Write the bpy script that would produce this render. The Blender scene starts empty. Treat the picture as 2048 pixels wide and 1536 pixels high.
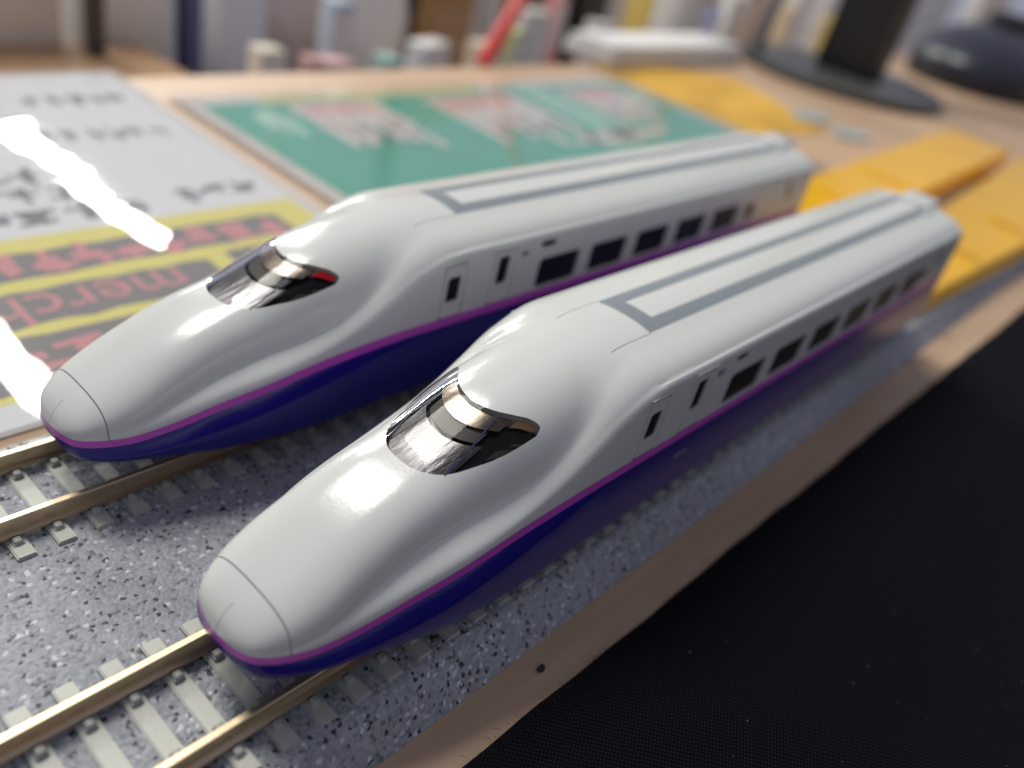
import bpy, bmesh, math, random
import numpy as np
from mathutils import Matrix, Vector

# ------------------------------------------------------------------ camera, light, exposure
S = 0.001                                    # every length below is in millimetres
scene = bpy.context.scene
col = scene.collection
rng = np.random.default_rng(7)
random.seed(7)

cam_d = bpy.data.cameras.new('camera')
cam = bpy.data.objects.new('camera', cam_d)
col.objects.link(cam)
right = Vector((0.66255450, -0.71862084, 0.21120042))
down = Vector((-0.27875908, -0.49829217, -0.82097399))
fwd = Vector((0.69520853, 0.48506597, -0.53046781))
M3 = Matrix((right, -down, -fwd)).transposed()
cam.matrix_world = Matrix.Translation(Vector((-38.516, -42.395, 66.551)) * S) @ M3.to_4x4()
cam_d.sensor_fit = 'HORIZONTAL'
cam_d.sensor_width = 36.0
cam_d.lens = 1707.68 / 2048 * 36.0
cam_d.clip_start = 0.005
cam_d.clip_end = 60.0
cam_d.dof.use_dof = True
cam_d.dof.focus_distance = 84 * S
cam_d.dof.aperture_fstop = 14.0
scene.camera = cam

world = bpy.data.worlds.new('World')
scene.world = world
world.use_nodes = True
bg = world.node_tree.nodes['Background']
bg.inputs[0].default_value = (0.78, 0.81, 1.0, 1)
bg.inputs[1].default_value = 0.37

def tube_lamp(name, x, y0, y1, z, width, power, colour=(1, 0.985, 0.90)):
    d = bpy.data.lights.new(name, 'AREA')
    d.shape = 'RECTANGLE'
    d.size = width
    d.size_y = (y1 - y0)
    d.energy = power
    d.color = colour
    o = bpy.data.objects.new(name, d)
    col.objects.link(o)
    o.location = (x, (y0 + y1) / 2, z)
    return o

tube_lamp('ceiling_tube_lamp', 1.21, 2.25, 4.90, 1.2, 0.036, 82)
tube_lamp('ceiling_tube_lamp', 0.60, 1.50, 2.02, 1.2, 0.08, 19)
tube_lamp('ceiling_tube_lamp', 0.01, 0.45, 1.05, 1.2, 0.28, 20)

scene.view_settings.view_transform = 'Standard'
scene.view_settings.look = 'None'
scene.view_settings.exposure = 0.0
scene.view_settings.gamma = 1.0
scene.cycles.use_denoising = True
scene.cycles.max_bounces = 10
scene.cycles.transparent_max_bounces = 16
scene.cycles.caustics_reflective = False
scene.cycles.caustics_refractive = False

# ------------------------------------------------------------------ helpers
def link(name, me, mat=None, parent=None, loc=None):
    o = bpy.data.objects.new(name, me)
    col.objects.link(o)
    if mat is not None and me is not None and len(me.materials) == 0:
        me.materials.append(mat)
    if parent is not None:
        o.parent = parent
    if loc is not None:
        o.location = Vector(loc) * S
    return o

def tag(o, label=None, cat=None, group=None, kind=None):
    if label: o['label'] = label
    if cat: o['category'] = cat
    if group: o['group'] = group
    if kind: o['kind'] = kind
    return o

def empty(name, label, cat, loc=(0, 0, 0), group=None):
    o = bpy.data.objects.new(name, None)
    col.objects.link(o)
    o.empty_display_size = 0.01
    o.location = Vector(loc) * S
    return tag(o, label, cat, group)

def mesh(verts, faces, smooth=False, angle=None, scale=S):
    me = bpy.data.meshes.new('m')
    me.from_pydata([tuple(float(c) * scale for c in v) for v in verts], [], [tuple(int(i) for i in f) for f in faces])
    me.validate()
    if smooth:
        me.polygons.foreach_set('use_smooth', [True] * len(me.polygons))
        if angle is not None:
            me.set_sharp_from_angle(angle=math.radians(angle))
    me.update()
    return me

def grid_faces(nr, nc, off=0, flip=False):
    f = []
    for i in range(nr - 1):
        for j in range(nc - 1):
            a = off + i * nc + j
            q = (a, a + 1, a + nc + 1, a + nc)
            f.append(q[::-1] if flip else q)
    return f

def bm_mesh(bm, smooth=False, angle=30, scale=S):
    bmesh.ops.recalc_face_normals(bm, faces=bm.faces[:])
    bmesh.ops.scale(bm, vec=(scale,) * 3, verts=bm.verts[:])
    me = bpy.data.meshes.new('m')
    bm.to_mesh(me)
    bm.free()
    if smooth:
        me.polygons.foreach_set('use_smooth', [True] * len(me.polygons))
        me.set_sharp_from_angle(angle=math.radians(angle))
    return me

def box_bm(bm, x0, x1, y0, y1, z0, z1, bevel=0.0, seg=2, rot=0, tilt=0):
    r = bmesh.ops.create_cube(bm, size=1.0)
    vs = r['verts']
    cx, cy, cz = (x0 + x1) / 2, (y0 + y1) / 2, (z0 + z1) / 2
    bmesh.ops.scale(bm, vec=(x1 - x0, y1 - y0, z1 - z0), verts=vs)
    if bevel > 0:
        es = list({e for v in vs for e in v.link_edges})
        r2 = bmesh.ops.bevel(bm, geom=es, offset=bevel, segments=seg, affect='EDGES', profile=0.5)
        vs = list({v for f in r2['faces'] for v in f.verts} | {v for v in vs if v.is_valid})
        comp = set(vs)
        stack = list(vs)
        while stack:
            v = stack.pop()
            for e in v.link_edges:
                w = e.other_vert(v)
                if w not in comp:
                    comp.add(w); stack.append(w)
        vs = list(comp)
    m = Matrix.Translation((cx, cy, cz)) @ Matrix.Rotation(rot, 4, 'Z') @ Matrix.Rotation(tilt, 4, 'X')
    bmesh.ops.transform(bm, matrix=m, verts=vs)
    return vs

def box(x0, x1, y0, y1, z0, z1, bevel=0.0, seg=2, rot=0, tilt=0):
    bm = bmesh.new()
    box_bm(bm, x0, x1, y0, y1, z0, z1, bevel, seg, rot, tilt)
    return bm_mesh(bm, smooth=bevel > 0, angle=40)

def cyl_bm(bm, p0, p1, r0, r1, n=24):
    p0 = Vector(p0); p1 = Vector(p1)
    d = p1 - p0
    q = Vector((0, 0, 1)).rotation_difference(d.normalized()).to_matrix().to_4x4()
    m = Matrix.Translation((p0 + p1) / 2) @ q
    bmesh.ops.create_cone(bm, cap_ends=True, segments=n, radius1=r0, radius2=r1, depth=d.length, matrix=m)

def tube_path(pts, r, n=10):
    pts = [Vector(p) for p in pts]
    vs = []
    for i, p in enumerate(pts):
        t = (pts[min(i + 1, len(pts) - 1)] - pts[max(i - 1, 0)]).normalized()
        a = t.cross(Vector((0, 0, 1)))
        if a.length < 1e-3: a = t.cross(Vector((1, 0, 0)))
        a.normalize(); b = t.cross(a)
        for k in range(n):
            an = 2 * math.pi * k / n
            vs.append(p + a * math.cos(an) * r + b * math.sin(an) * r)
    fs = []
    for i in range(len(pts) - 1):
        for k in range(n):
            fs.append((i * n + k, i * n + (k + 1) % n, (i + 1) * n + (k + 1) % n, (i + 1) * n + k))
    fs.append(tuple(range(n))[::-1]); fs.append(tuple((len(pts) - 1) * n + k for k in range(n)))
    return mesh(vs, fs, smooth=True, angle=50)

# ------------------------------------------------------------------ materials
def mat(name, colour, rough=0.5, metal=0.0, spec=0.5, coat=0.0, coat_rough=0.05, bump=0.0, bump_scale=300.0,
        var=0.0, var_scale=60.0, sss=0.0, stretch=None, rough_var=0.0):
    m = bpy.data.materials.new(name)
    m.use_nodes = True
    nt = m.node_tree
    b = nt.nodes['Principled BSDF']
    b.inputs['Base Color'].default_value = (*colour, 1)
    b.inputs['Roughness'].default_value = rough
    b.inputs['Metallic'].default_value = metal
    b.inputs['Specular IOR Level'].default_value = spec
    b.inputs['Coat Weight'].default_value = coat
    b.inputs['Coat Roughness'].default_value = coat_rough
    if sss > 0:
        b.inputs['Subsurface Weight'].default_value = sss
        b.inputs['Subsurface Radius'].default_value = (0.001, 0.001, 0.001)
        b.inputs['Subsurface Scale'].default_value = 1.0
    tc = nt.nodes.new('ShaderNodeTexCoord')
    mp = nt.nodes.new('ShaderNodeMapping')
    nt.links.new(tc.outputs['Object'], mp.inputs[0])
    if stretch: mp.inputs['Scale'].default_value = stretch
    if var > 0:
        n = nt.nodes.new('ShaderNodeTexNoise')
        n.inputs['Scale'].default_value = var_scale
        n.inputs['Detail'].default_value = 5
        nt.links.new(mp.outputs[0], n.inputs['Vector'])
        mr = nt.nodes.new('ShaderNodeMapRange')
        mr.inputs['From Min'].default_value = 0.3
        mr.inputs['From Max'].default_value = 0.7
        mr.inputs['To Min'].default_value = 1 - var
        mr.inputs['To Max'].default_value = 1 + var
        nt.links.new(n.outputs[0], mr.inputs[0])
        mx = nt.nodes.new('ShaderNodeVectorMath')
        mx.operation = 'SCALE'
        mx.inputs[0].default_value = colour
        nt.links.new(mr.outputs[0], mx.inputs['Scale'])
        nt.links.new(mx.outputs[0], b.inputs['Base Color'])
        if rough_var > 0:
            mr2 = nt.nodes.new('ShaderNodeMapRange')
            mr2.inputs['From Min'].default_value = 0.3
            mr2.inputs['From Max'].default_value = 0.7
            mr2.inputs['To Min'].default_value = max(rough - rough_var, 0.02)
            mr2.inputs['To Max'].default_value = rough + rough_var
            nt.links.new(n.outputs[0], mr2.inputs[0])
            nt.links.new(mr2.outputs[0], b.inputs['Roughness'])
    if bump > 0:
        n2 = nt.nodes.new('ShaderNodeTexNoise')
        n2.inputs['Scale'].default_value = bump_scale
        n2.inputs['Detail'].default_value = 4
        nt.links.new(mp.outputs[0], n2.inputs['Vector'])
        bp = nt.nodes.new('ShaderNodeBump')
        bp.inputs['Strength'].default_value = bump
        bp.inputs['Distance'].default_value = 0.0002
        nt.links.new(n2.outputs[0], bp.inputs['Height'])
        nt.links.new(bp.outputs[0], b.inputs['Normal'])
        if coat > 0: nt.links.new(bp.outputs[0], b.inputs['Coat Normal'])
    return m

def film_mat(name, tint, fres=1.45, rough=0.03, bump=0.0, bump_scale=40.0, haze=0.0):
    m = bpy.data.materials.new(name)
    m.use_nodes = True
    nt = m.node_tree
    nt.nodes.remove(nt.nodes['Principled BSDF'])
    out = nt.nodes['Material Output']
    tr = nt.nodes.new('ShaderNodeBsdfTransparent'); tr.inputs[0].default_value = (*tint, 1)
    gl = nt.nodes.new('ShaderNodeBsdfGlossy'); gl.inputs['Roughness'].default_value = rough
    gl.inputs[0].default_value = (1, 1, 1, 1)
    fr = nt.nodes.new('ShaderNodeFresnel'); fr.inputs[0].default_value = fres
    mx = nt.nodes.new('ShaderNodeMixShader')
    nt.links.new(fr.outputs[0], mx.inputs[0])
    last = tr
    if haze > 0:
        df = nt.nodes.new('ShaderNodeBsdfDiffuse'); df.inputs[0].default_value = (0.85, 0.85, 0.87, 1)
        m2 = nt.nodes.new('ShaderNodeMixShader'); m2.inputs[0].default_value = haze
        nt.links.new(tr.outputs[0], m2.inputs[1]); nt.links.new(df.outputs[0], m2.inputs[2])
        last = m2
    nt.links.new(last.outputs[0], mx.inputs[1]); nt.links.new(gl.outputs[0], mx.inputs[2])
    nt.links.new(mx.outputs[0], out.inputs[0])
    if bump > 0:
        tc = nt.nodes.new('ShaderNodeTexCoord')
        n = nt.nodes.new('ShaderNodeTexNoise'); n.inputs['Scale'].default_value = bump_scale; n.inputs['Detail'].default_value = 3
        nt.links.new(tc.outputs['Object'], n.inputs['Vector'])
        bp = nt.nodes.new('ShaderNodeBump'); bp.inputs['Strength'].default_value = bump; bp.inputs['Distance'].default_value = 0.001
        nt.links.new(n.outputs[0], bp.inputs['Height'])
        nt.links.new(bp.outputs[0], gl.inputs['Normal']); nt.links.new(bp.outputs[0], fr.inputs['Normal'])
    return m

def wood_mat(name, c0, c1, rough=0.45):
    m = mat(name, c0, rough=rough)
    nt = m.node_tree; b = nt.nodes['Principled BSDF']
    tc = nt.nodes.new('ShaderNodeTexCoord'); mp = nt.nodes.new('ShaderNodeMapping')
    mp.inputs['Scale'].default_value = (6, 90, 90)
    nt.links.new(tc.outputs['Object'], mp.inputs[0])
    n = nt.nodes.new('ShaderNodeTexNoise'); n.inputs['Scale'].default_value = 5; n.inputs['Detail'].default_value = 8
    nt.links.new(mp.outputs[0], n.inputs['Vector'])
    r = nt.nodes.new('ShaderNodeValToRGB')
    r.color_ramp.elements[0].color = (*c0, 1); r.color_ramp.elements[0].position = 0.3
    r.color_ramp.elements[1].color = (*c1, 1); r.color_ramp.elements[1].position = 0.72
    nt.links.new(n.outputs[0], r.inputs[0])
    # scattered darker stains and smudges
    n2 = nt.nodes.new('ShaderNodeTexNoise'); n2.inputs['Scale'].default_value = 130; n2.inputs['Detail'].default_value = 2
    nt.links.new(tc.outputs['Object'], n2.inputs['Vector'])
    mr = nt.nodes.new('ShaderNodeMapRange'); mr.inputs['From Min'].default_value = 0.66; mr.inputs['From Max'].default_value = 0.80
    mr.inputs['To Min'].default_value = 1.0; mr.inputs['To Max'].default_value = 0.55
    nt.links.new(n2.outputs[0], mr.inputs[0])
    mx = nt.nodes.new('ShaderNodeVectorMath'); mx.operation = 'SCALE'
    nt.links.new(r.outputs[0], mx.inputs[0]); nt.links.new(mr.outputs[0], mx.inputs['Scale'])
    nt.links.new(mx.outputs[0], b.inputs['Base Color'])
    n3 = nt.nodes.new('ShaderNodeTexNoise'); n3.inputs['Scale'].default_value = 900; n3.inputs['Detail'].default_value = 4
    nt.links.new(tc.outputs['Object'], n3.inputs['Vector'])
    bp = nt.nodes.new('ShaderNodeBump'); bp.inputs['Strength'].default_value = 0.25; bp.inputs['Distance'].default_value = 0.0002
    nt.links.new(n3.outputs[0], bp.inputs['Height']); nt.links.new(bp.outputs[0], b.inputs['Normal'])
    return m

def cloth_mat():
    m = mat('black_twill', (0.006, 0.006, 0.010), rough=0.95, spec=0.06)
    nt = m.node_tree; b = nt.nodes['Principled BSDF']
    b.inputs['Sheen Weight'].default_value = 0.02
    b.inputs['Sheen Roughness'].default_value = 0.5
    tc = nt.nodes.new('ShaderNodeTexCoord')
    mp = nt.nodes.new('ShaderNodeMapping'); mp.inputs['Rotation'].default_value = (0, 0, math.radians(62))
    nt.links.new(tc.outputs['Object'], mp.inputs[0])
    w = nt.nodes.new('ShaderNodeTexWave'); w.inputs['Scale'].default_value = 900; w.inputs['Distortion'].default_value = 1.2
    w.inputs['Detail'].default_value = 2; w.inputs['Detail Scale'].default_value = 1.5
    nt.links.new(mp.outputs[0], w.inputs['Vector'])
    mp2 = nt.nodes.new('ShaderNodeMapping'); mp2.inputs['Rotation'].default_value = (0, 0, math.radians(-35))
    nt.links.new(tc.outputs['Object'], mp2.inputs[0])
    w2 = nt.nodes.new('ShaderNodeTexWave'); w2.inputs['Scale'].default_value = 700; w2.inputs['Distortion'].default_value = 2
    nt.links.new(mp2.outputs[0], w2.inputs['Vector'])
    mul = nt.nodes.new('ShaderNodeMath'); mul.operation = 'MULTIPLY'
    nt.links.new(w.outputs[1], mul.inputs[0]); nt.links.new(w2.outputs[1], mul.inputs[1])
    r = nt.nodes.new('ShaderNodeValToRGB')
    r.color_ramp.elements[0].color = (0.0010, 0.0010, 0.0020, 1)
    r.color_ramp.elements[1].color = (0.0085, 0.0085, 0.0150, 1)
    nt.links.new(mul.outputs[0], r.inputs[0])
    # pale lint specks caught in the weave
    v = nt.nodes.new('ShaderNodeTexVoronoi'); v.inputs['Scale'].default_value = 1000
    nt.links.new(tc.outputs['Object'], v.inputs['Vector'])
    mr = nt.nodes.new('ShaderNodeMapRange'); mr.inputs['From Min'].default_value = 0.10; mr.inputs['From Max'].default_value = 0.03
    nt.links.new(v.outputs['Distance'], mr.inputs[0])
    sep = nt.nodes.new('ShaderNodeSeparateColor'); nt.links.new(v.outputs['Color'], sep.inputs[0])
    gt = nt.nodes.new('ShaderNodeMath'); gt.operation = 'GREATER_THAN'; gt.inputs[1].default_value = 0.90
    nt.links.new(sep.outputs[0], gt.inputs[0])
    m2 = nt.nodes.new('ShaderNodeMath'); m2.operation = 'MULTIPLY'
    nt.links.new(mr.outputs[0], m2.inputs[0]); nt.links.new(gt.outputs[0], m2.inputs[1])
    mx = nt.nodes.new('ShaderNodeMix'); mx.data_type = 'RGBA'
    nt.links.new(m2.outputs[0], mx.inputs[0]); nt.links.new(r.outputs[0], mx.inputs[6]); mx.inputs[7].default_value = (0.15, 0.15, 0.17, 1)
    nt.links.new(mx.outputs[2], b.inputs['Base Color'])
    bp = nt.nodes.new('ShaderNodeBump'); bp.inputs['Strength'].default_value = 0.35; bp.inputs['Distance'].default_value = 0.0003
    nt.links.new(mul.outputs[0], bp.inputs['Height']); nt.links.new(bp.outputs[0], b.inputs['Normal'])
    return m

def attr_mat(name, rough=0.5, spec=0.5):
    m = mat(name, (0.3, 0.3, 0.3), rough=rough, spec=spec)
    nt = m.node_tree; b = nt.nodes['Principled BSDF']
    a = nt.nodes.new('ShaderNodeAttribute'); a.attribute_name = 'grain'
    nt.links.new(a.outputs['Color'], b.inputs['Base Color'])
    tc = nt.nodes.new('ShaderNodeTexCoord')
    n3 = nt.nodes.new('ShaderNodeTexNoise'); n3.inputs['Scale'].default_value = 2500; n3.inputs['Detail'].default_value = 3
    nt.links.new(tc.outputs['Object'], n3.inputs['Vector'])
    bp = nt.nodes.new('ShaderNodeBump'); bp.inputs['Strength'].default_value = 0.06; bp.inputs['Distance'].default_value = 0.0002
    nt.links.new(n3.outputs[0], bp.inputs['Height']); nt.links.new(bp.outputs[0], b.inputs['Normal'])
    return m

MAT = dict(
    white=mat('white_gloss_paint', (0.57, 0.575, 0.552), rough=0.18, spec=0.5, bump=0.045, bump_scale=2600, var=0.012, var_scale=35),
    blue=mat('deep_blue_paint', (0.012, 0.010, 0.17), rough=0.20, spec=0.45, bump=0.04, bump_scale=2200),
    purple=mat('purple_stripe_paint', (0.50, 0.075, 0.50), rough=0.3, spec=0.5),
    grey=mat('grey_roof_paint', (0.20, 0.225, 0.245), rough=0.42, spec=0.4),
    dark=mat('dark_underframe', (0.012, 0.012, 0.014), rough=0.6),
    win=mat('dark_window_plastic', (0.012, 0.010, 0.011), rough=0.25, spec=0.5, var=0.5, var_scale=300),
    glass=film_mat('smoked_windshield', (0.62, 0.60, 0.59), fres=1.14, rough=0.02),
    chrome=mat('brushed_reflector', (0.17, 0.174, 0.19), rough=0.3, metal=1.0, bump=0.4, bump_scale=900, stretch=(0.12, 1.6, 1), var=0.2, var_scale=400),
    prism=mat('clear_light_prism', (0.24, 0.21, 0.185), rough=0.24, metal=0.9, bump=0.35, bump_scale=300, var=0.3, var_scale=250),
    olive=mat('painted_reflection_olive', (0.075, 0.08, 0.07), rough=0.5),  # olive tone for the reflections painted under the windshield
    cab=mat('black_cab_plastic', (0.008, 0.008, 0.009), rough=0.22),
    pillar=mat('indigo_pillar', (0.026, 0.023, 0.085), rough=0.25),
    amber=mat('amber_lamp_lens', (0.48, 0.32, 0.16), rough=0.15, metal=0.6),
    red=mat('red_lamp_lens', (0.85, 0.01, 0.03), rough=0.12),
    rail=mat('nickel_rail', (0.55, 0.43, 0.285), rough=0.40, metal=0.85, bump=0.12, bump_scale=900, stretch=(0.02, 2, 2), var=0.08, var_scale=500),
    sleeper=mat('grey_sleeper_plastic', (0.42, 0.42, 0.375), rough=0.45, spec=0.45, bump=0.15, bump_scale=1500, var=0.07, var_scale=250),
    clip=mat('grey_rail_clip', (0.34, 0.34, 0.315), rough=0.5, bump=0.2, bump_scale=2000, var=0.15, var_scale=600),
    ballast=attr_mat('ballast_plastic', rough=0.58, spec=0.4),
    table=wood_mat('pale_wood_laminate', (0.42, 0.275, 0.175), (0.50, 0.345, 0.23), rough=0.5),
    cloth=cloth_mat(),
    yellow=mat('yellow_gloss_plastic', (0.76, 0.41, 0.010), rough=0.20, spec=0.28, var=0.05, var_scale=40, bump=0.1, bump_scale=60),
    paper=mat('white_paper', (0.78, 0.78, 0.80), rough=0.8, var=0.02, var_scale=20),
    ink_yellow=mat('yellow_ink', (0.80, 0.70, 0.06), rough=0.7),
    ink_black=mat('dark_ink', (0.10, 0.075, 0.065), rough=0.7),
    ink_grey=mat('grey_ink', (0.07, 0.075, 0.075), rough=0.7),
    ink_pink=mat('red_ink', (0.62, 0.16, 0.17), rough=0.7),
    ink_green=mat('teal_green_ink', (0.03, 0.36, 0.25), rough=0.6, var=0.08, var_scale=30),
    ink_mint=mat('pale_mint_print', (0.30, 0.55, 0.45), rough=0.7, var=0.15, var_scale=90),
    ink_pale=mat('pale_print', (0.62, 0.57, 0.52), rough=0.7, var=0.1, var_scale=150),
    ink_rose=mat('rose_print', (0.62, 0.36, 0.34), rough=0.7, var=0.1, var_scale=150),
    ink_cream=mat('cream_print', (0.62, 0.55, 0.26), rough=0.7),
    sleeve2=film_mat('clear_poster_sleeve', (0.97, 0.97, 0.98), fres=1.45, rough=0.04, bump=0.05, bump_scale=60, haze=0.09),
    sleeve=film_mat('clear_plastic_sleeve', (0.97, 0.97, 0.98), fres=1.45, rough=0.028, bump=0.06, bump_scale=70, haze=0.15),
    orange=mat('orange_print', (0.55, 0.31, 0.035), rough=0.6, var=0.3, var_scale=45),
    clearbit=mat('pale_blue_plastic', (0.36, 0.40, 0.40), rough=0.3),
    black=mat('black_matt_plastic', (0.012, 0.012, 0.013), rough=0.38, bump=0.15, bump_scale=900),
    blackg=mat('dark_grey_plastic', (0.06, 0.06, 0.058), rough=0.32),
    navy=mat('navy_plastic', (0.018, 0.02, 0.035), rough=0.35),
    white2=mat('white_card', (0.66, 0.65, 0.63), rough=0.6),
    bag=mat('white_plastic_bag', (0.88, 0.84, 0.82), rough=0.35, var=0.15, var_scale=18, bump=0.5, bump_scale=25),
    bag2=mat('printed_plastic_bag', (0.72, 0.60, 0.57), rough=0.35, var=0.45, var_scale=16, bump=0.5, bump_scale=25),
    lgrey=mat('light_grey_plastic', (0.80, 0.76, 0.70), rough=0.5),
    beige=mat('beige_carton', (0.80, 0.74, 0.64), rough=0.7, var=0.08, var_scale=8),
    brown=wood_mat('brown_wood', (0.42, 0.25, 0.135), (0.52, 0.32, 0.18), rough=0.5),
    carton=mat('brown_cardboard', (0.50, 0.29, 0.11), rough=0.7, var=0.2, var_scale=10),
    darkblue=mat('dark_blue_card', (0.09, 0.09, 0.20), rough=0.5),
    bluegrey=mat('blue_grey_card', (0.70, 0.73, 0.80), rough=0.5),
    greenpack=mat('dull_green_packet', (0.22, 0.28, 0.20), rough=0.5, var=0.3, var_scale=20),
    greypack=mat('grey_packet', (0.62, 0.57, 0.55), rough=0.45, var=0.35, var_scale=18),
    maroon=mat('maroon_packet', (0.34, 0.13, 0.13), rough=0.5),
    mustard=mat('mustard_packet', (0.62, 0.45, 0.13), rough=0.5),
    redstrap=mat('red_plastic_strip', (0.80, 0.06, 0.07), rough=0.35),
    wall=mat('grey_brown_wall', (0.60, 0.54, 0.48), rough=0.8, var=0.25, var_scale=3),
    lint=mat('dark_lint', (0.03, 0.028, 0.035), rough=0.9),
)

# ------------------------------------------------------------------ table and black cloth
TZ = -7.0
tm = box(-500, 1150, -420, 178, TZ - 22, TZ, bevel=1.2)
tag(link('table', tm, MAT['table']), 'pale wood table under the model railway', 'table', kind='structure')

def cloth_edge(x):
    return -18.0 - 0.0125 * np.clip(x, -100, 400) + 0.10 * np.sin(x * 0.13) + 0.06 * np.sin(x * 0.47 + 1)
cx = np.linspace(-60, 420, 420)
cv, nrow = [], 46
for i in range(nrow):
    s = i / (nrow - 1)
    d = 190 * s ** 2.2
    for x in cx:
        e = cloth_edge(x) if i < 6 else -18.0 - 0.0125 * x
        roll = 1.9 * min(1, (d / 1.6) ** 0.5)
        z = TZ + 0.05 + roll + 0.5 * math.sin(x * 0.03 + d * 0.045) * min(1, d / 20) + 0.35 * math.sin(x * .011 - d * .08 + 2) * min(1, d / 20)
        cv.append((x, e - d, z))
cloth = link('cloth', mesh(cv, grid_faces(nrow, len(cx), flip=False), smooth=True), MAT['cloth'])
tag(cloth, 'black woven cloth with pale lint along the front of the table', 'cloth')
# fibres fraying over the edge
fv, ff = [], []
for k in range(700):
    x = random.uniform(-20, 170)
    base = Vector((x, float(cloth_edge(x)) - random.uniform(0, 3.0), TZ + random.uniform(0.4, 2.1)))
    a = random.uniform(-1.1, 1.1)
    ln = random.uniform(0.3, 0.9)
    d1 = Vector((math.sin(a), math.cos(a), random.uniform(-0.2, 0.6))) * ln
    d2 = Vector((math.sin(a + random.uniform(-.8, .8)), math.cos(a), random.uniform(-0.6, 0.3))) * ln
    p = [base, base + d1 * 0.5, base + d1 * 0.5 + d2 * 0.5]
    w = 0.012
    sd = Vector((0, 0, w)) + Vector((w, 0, 0))
    b0 = len(fv)
    for q in p: fv += [q - sd, q + sd, q + Vector((0, w, -w))]
    for i in range(2):
        for j in range(3):
            ff.append((b0 + i * 3 + j, b0 + i * 3 + (j + 1) % 3, b0 + (i + 1) * 3 + (j + 1) % 3, b0 + (i + 1) * 3 + j))
fr = link('fibre_fringe', mesh(fv, ff), MAT['lint'], cloth)
fr['kind'] = 'stuff'
# a dark crumb on the wood
bm = bmesh.new()
bmesh.ops.create_icosphere(bm, subdivisions=2, radius=0.55)
for v in bm.verts: v.co *= random.uniform(0.75, 1.1)
bmesh.ops.scale(bm, vec=(1.2, 0.8, 0.6), verts=bm.verts[:])
tag(link('crumb', bm_mesh(bm), MAT['lint'], loc=(19.0, -15.3, TZ + 0.3)), 'tiny dark crumb lying on the bare wood beside the track', 'crumb')

# ------------------------------------------------------------------ track
GA = 4.85            # rail centre from track centre
PITCH = 3.944
TIE_Z = -2.27
TIE_H = 8.4
JOINT = 61.5
Y2 = 33.0

def grain_height(x, y, cell, seed):
    """moulded grains: height and a colour index for every sample point"""
    r = np.random.default_rng(seed)
    N = 512
    jx = r.random((N, N)); jy = r.random((N, N)); rad = 0.42 + 0.26 * r.random((N, N)); cid = r.random((N, N)); hz = 0.75 + .5 * r.random((N, N))
    gx = x / cell; gy = y / cell
    ix = np.floor(gx).astype(int); iy = np.floor(gy).astype(int)
    best = np.zeros_like(x); idc = np.full_like(x, 0.5); bd = np.full_like(x, 9.0)
    for dx in (-1, 0, 1):
        for dy in (-1, 0, 1):
            a = (ix + dx) % N; b = (iy + dy) % N
            d = np.hypot(gx - (ix + dx + jx[a, b]), gy - (iy + dy + jy[a, b])) / rad[a, b]
            h = np.sqrt(np.clip(1 - d * d, 0, None)) * rad[a, b] * hz[a, b]
            m = h > best
            best = np.where(m, h, best)
            m2 = d < bd
            idc = np.where(m2, cid[a, b], idc); bd = np.where(m2, d, bd)
    return best * cell, idc

def bed_path(ds):
    """cross-section of the road bed: points and outward normals, evenly spaced along the profile"""
    key = np.array([(-12.75, -6.95), (-9.5, -3.0), (-8.9, -2.75), (-8.3, -2.72), (Y2 + 8.3, -2.72), (Y2 + 8.9, -2.75), (Y2 + 9.5, -3.0), (Y2 + 12.75, -6.95)])
    L = np.concatenate([[0], np.cumsum(np.hypot(*np.diff(key, axis=0).T))])
    t = np.linspace(0, L[-1], int(L[-1] / ds))
    y = np.interp(t, L, key[:, 0]); z = np.interp(t, L, key[:, 1])
    ty = np.gradient(y, t); tz = np.gradient(z, t); n = np.hypot(ty, tz)
    return t, y, z, -tz / n, ty / n

def bed_mesh(x0, x1, dx, dy):
    xs = np.arange(x0, x1 + dx * .5, dx); xs[-1] = x1
    t, py, pz, ny_, nz_ = bed_path(dy)
    X, T = np.meshgrid(xs, t, indexing='ij')
    h, idc = grain_height(X.ravel() + 300, T.ravel() + 50, 0.37, 3)
    h2, idb = grain_height(X.ravel() + 500, T.ravel() + 90, 0.66, 5)
    d = np.maximum(h, h2 * 0.5 * (idb > .6)) * 0.28 - .05
    d = d * np.tile(np.clip(np.minimum(t, t[-1] - t) / .5, 0, 1), len(xs))
    nx, ny = len(xs), len(t)
    Y = np.tile(py, nx) + np.tile(ny_, nx) * d
    Z = np.tile(pz, nx) + np.tile(nz_, nx) * d
    co = np.stack([X.ravel(), Y, Z], 1) * S
    a = (np.arange(nx - 1)[:, None] * ny + np.arange(ny - 1)[None, :]).ravel()
    f = np.stack([a, a + ny, a + ny + 1, a + 1], 1)
    me = bpy.data.meshes.new('bed')
    me.vertices.add(len(co)); me.vertices.foreach_set('co', co.ravel())
    me.loops.add(f.size); me.loops.foreach_set('vertex_index', f.ravel())
    me.polygons.add(len(f)); me.polygons.foreach_set('loop_start', np.arange(len(f)) * 4)
    me.polygons.foreach_set('loop_total', np.full(len(f), 4))
    me.update(); me.validate()
    me.polygons.foreach_set('use_smooth', np.ones(len(f), bool))
    at = me.color_attributes.new('grain', 'FLOAT_COLOR', 'POINT')
    base = 0.285 + 0.14 * (idc - .5)
    base = np.where(idc < 0.045, 0.03, base)
    base = np.where((idc > 0.045) & (idc < .09), 0.14, base)
    base = np.where(idc > 0.965, 0.55, base)
    base = base * (0.96 + .08 * np.sin(X.ravel() * .09 + np.sin(T.ravel() * .13)))
    c = np.stack([base * 0.95, base * 0.985, base * 1.09, np.ones_like(base)], 1)
    at.data.foreach_set('color', c.ravel().astype(np.float32))
    return me

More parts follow.
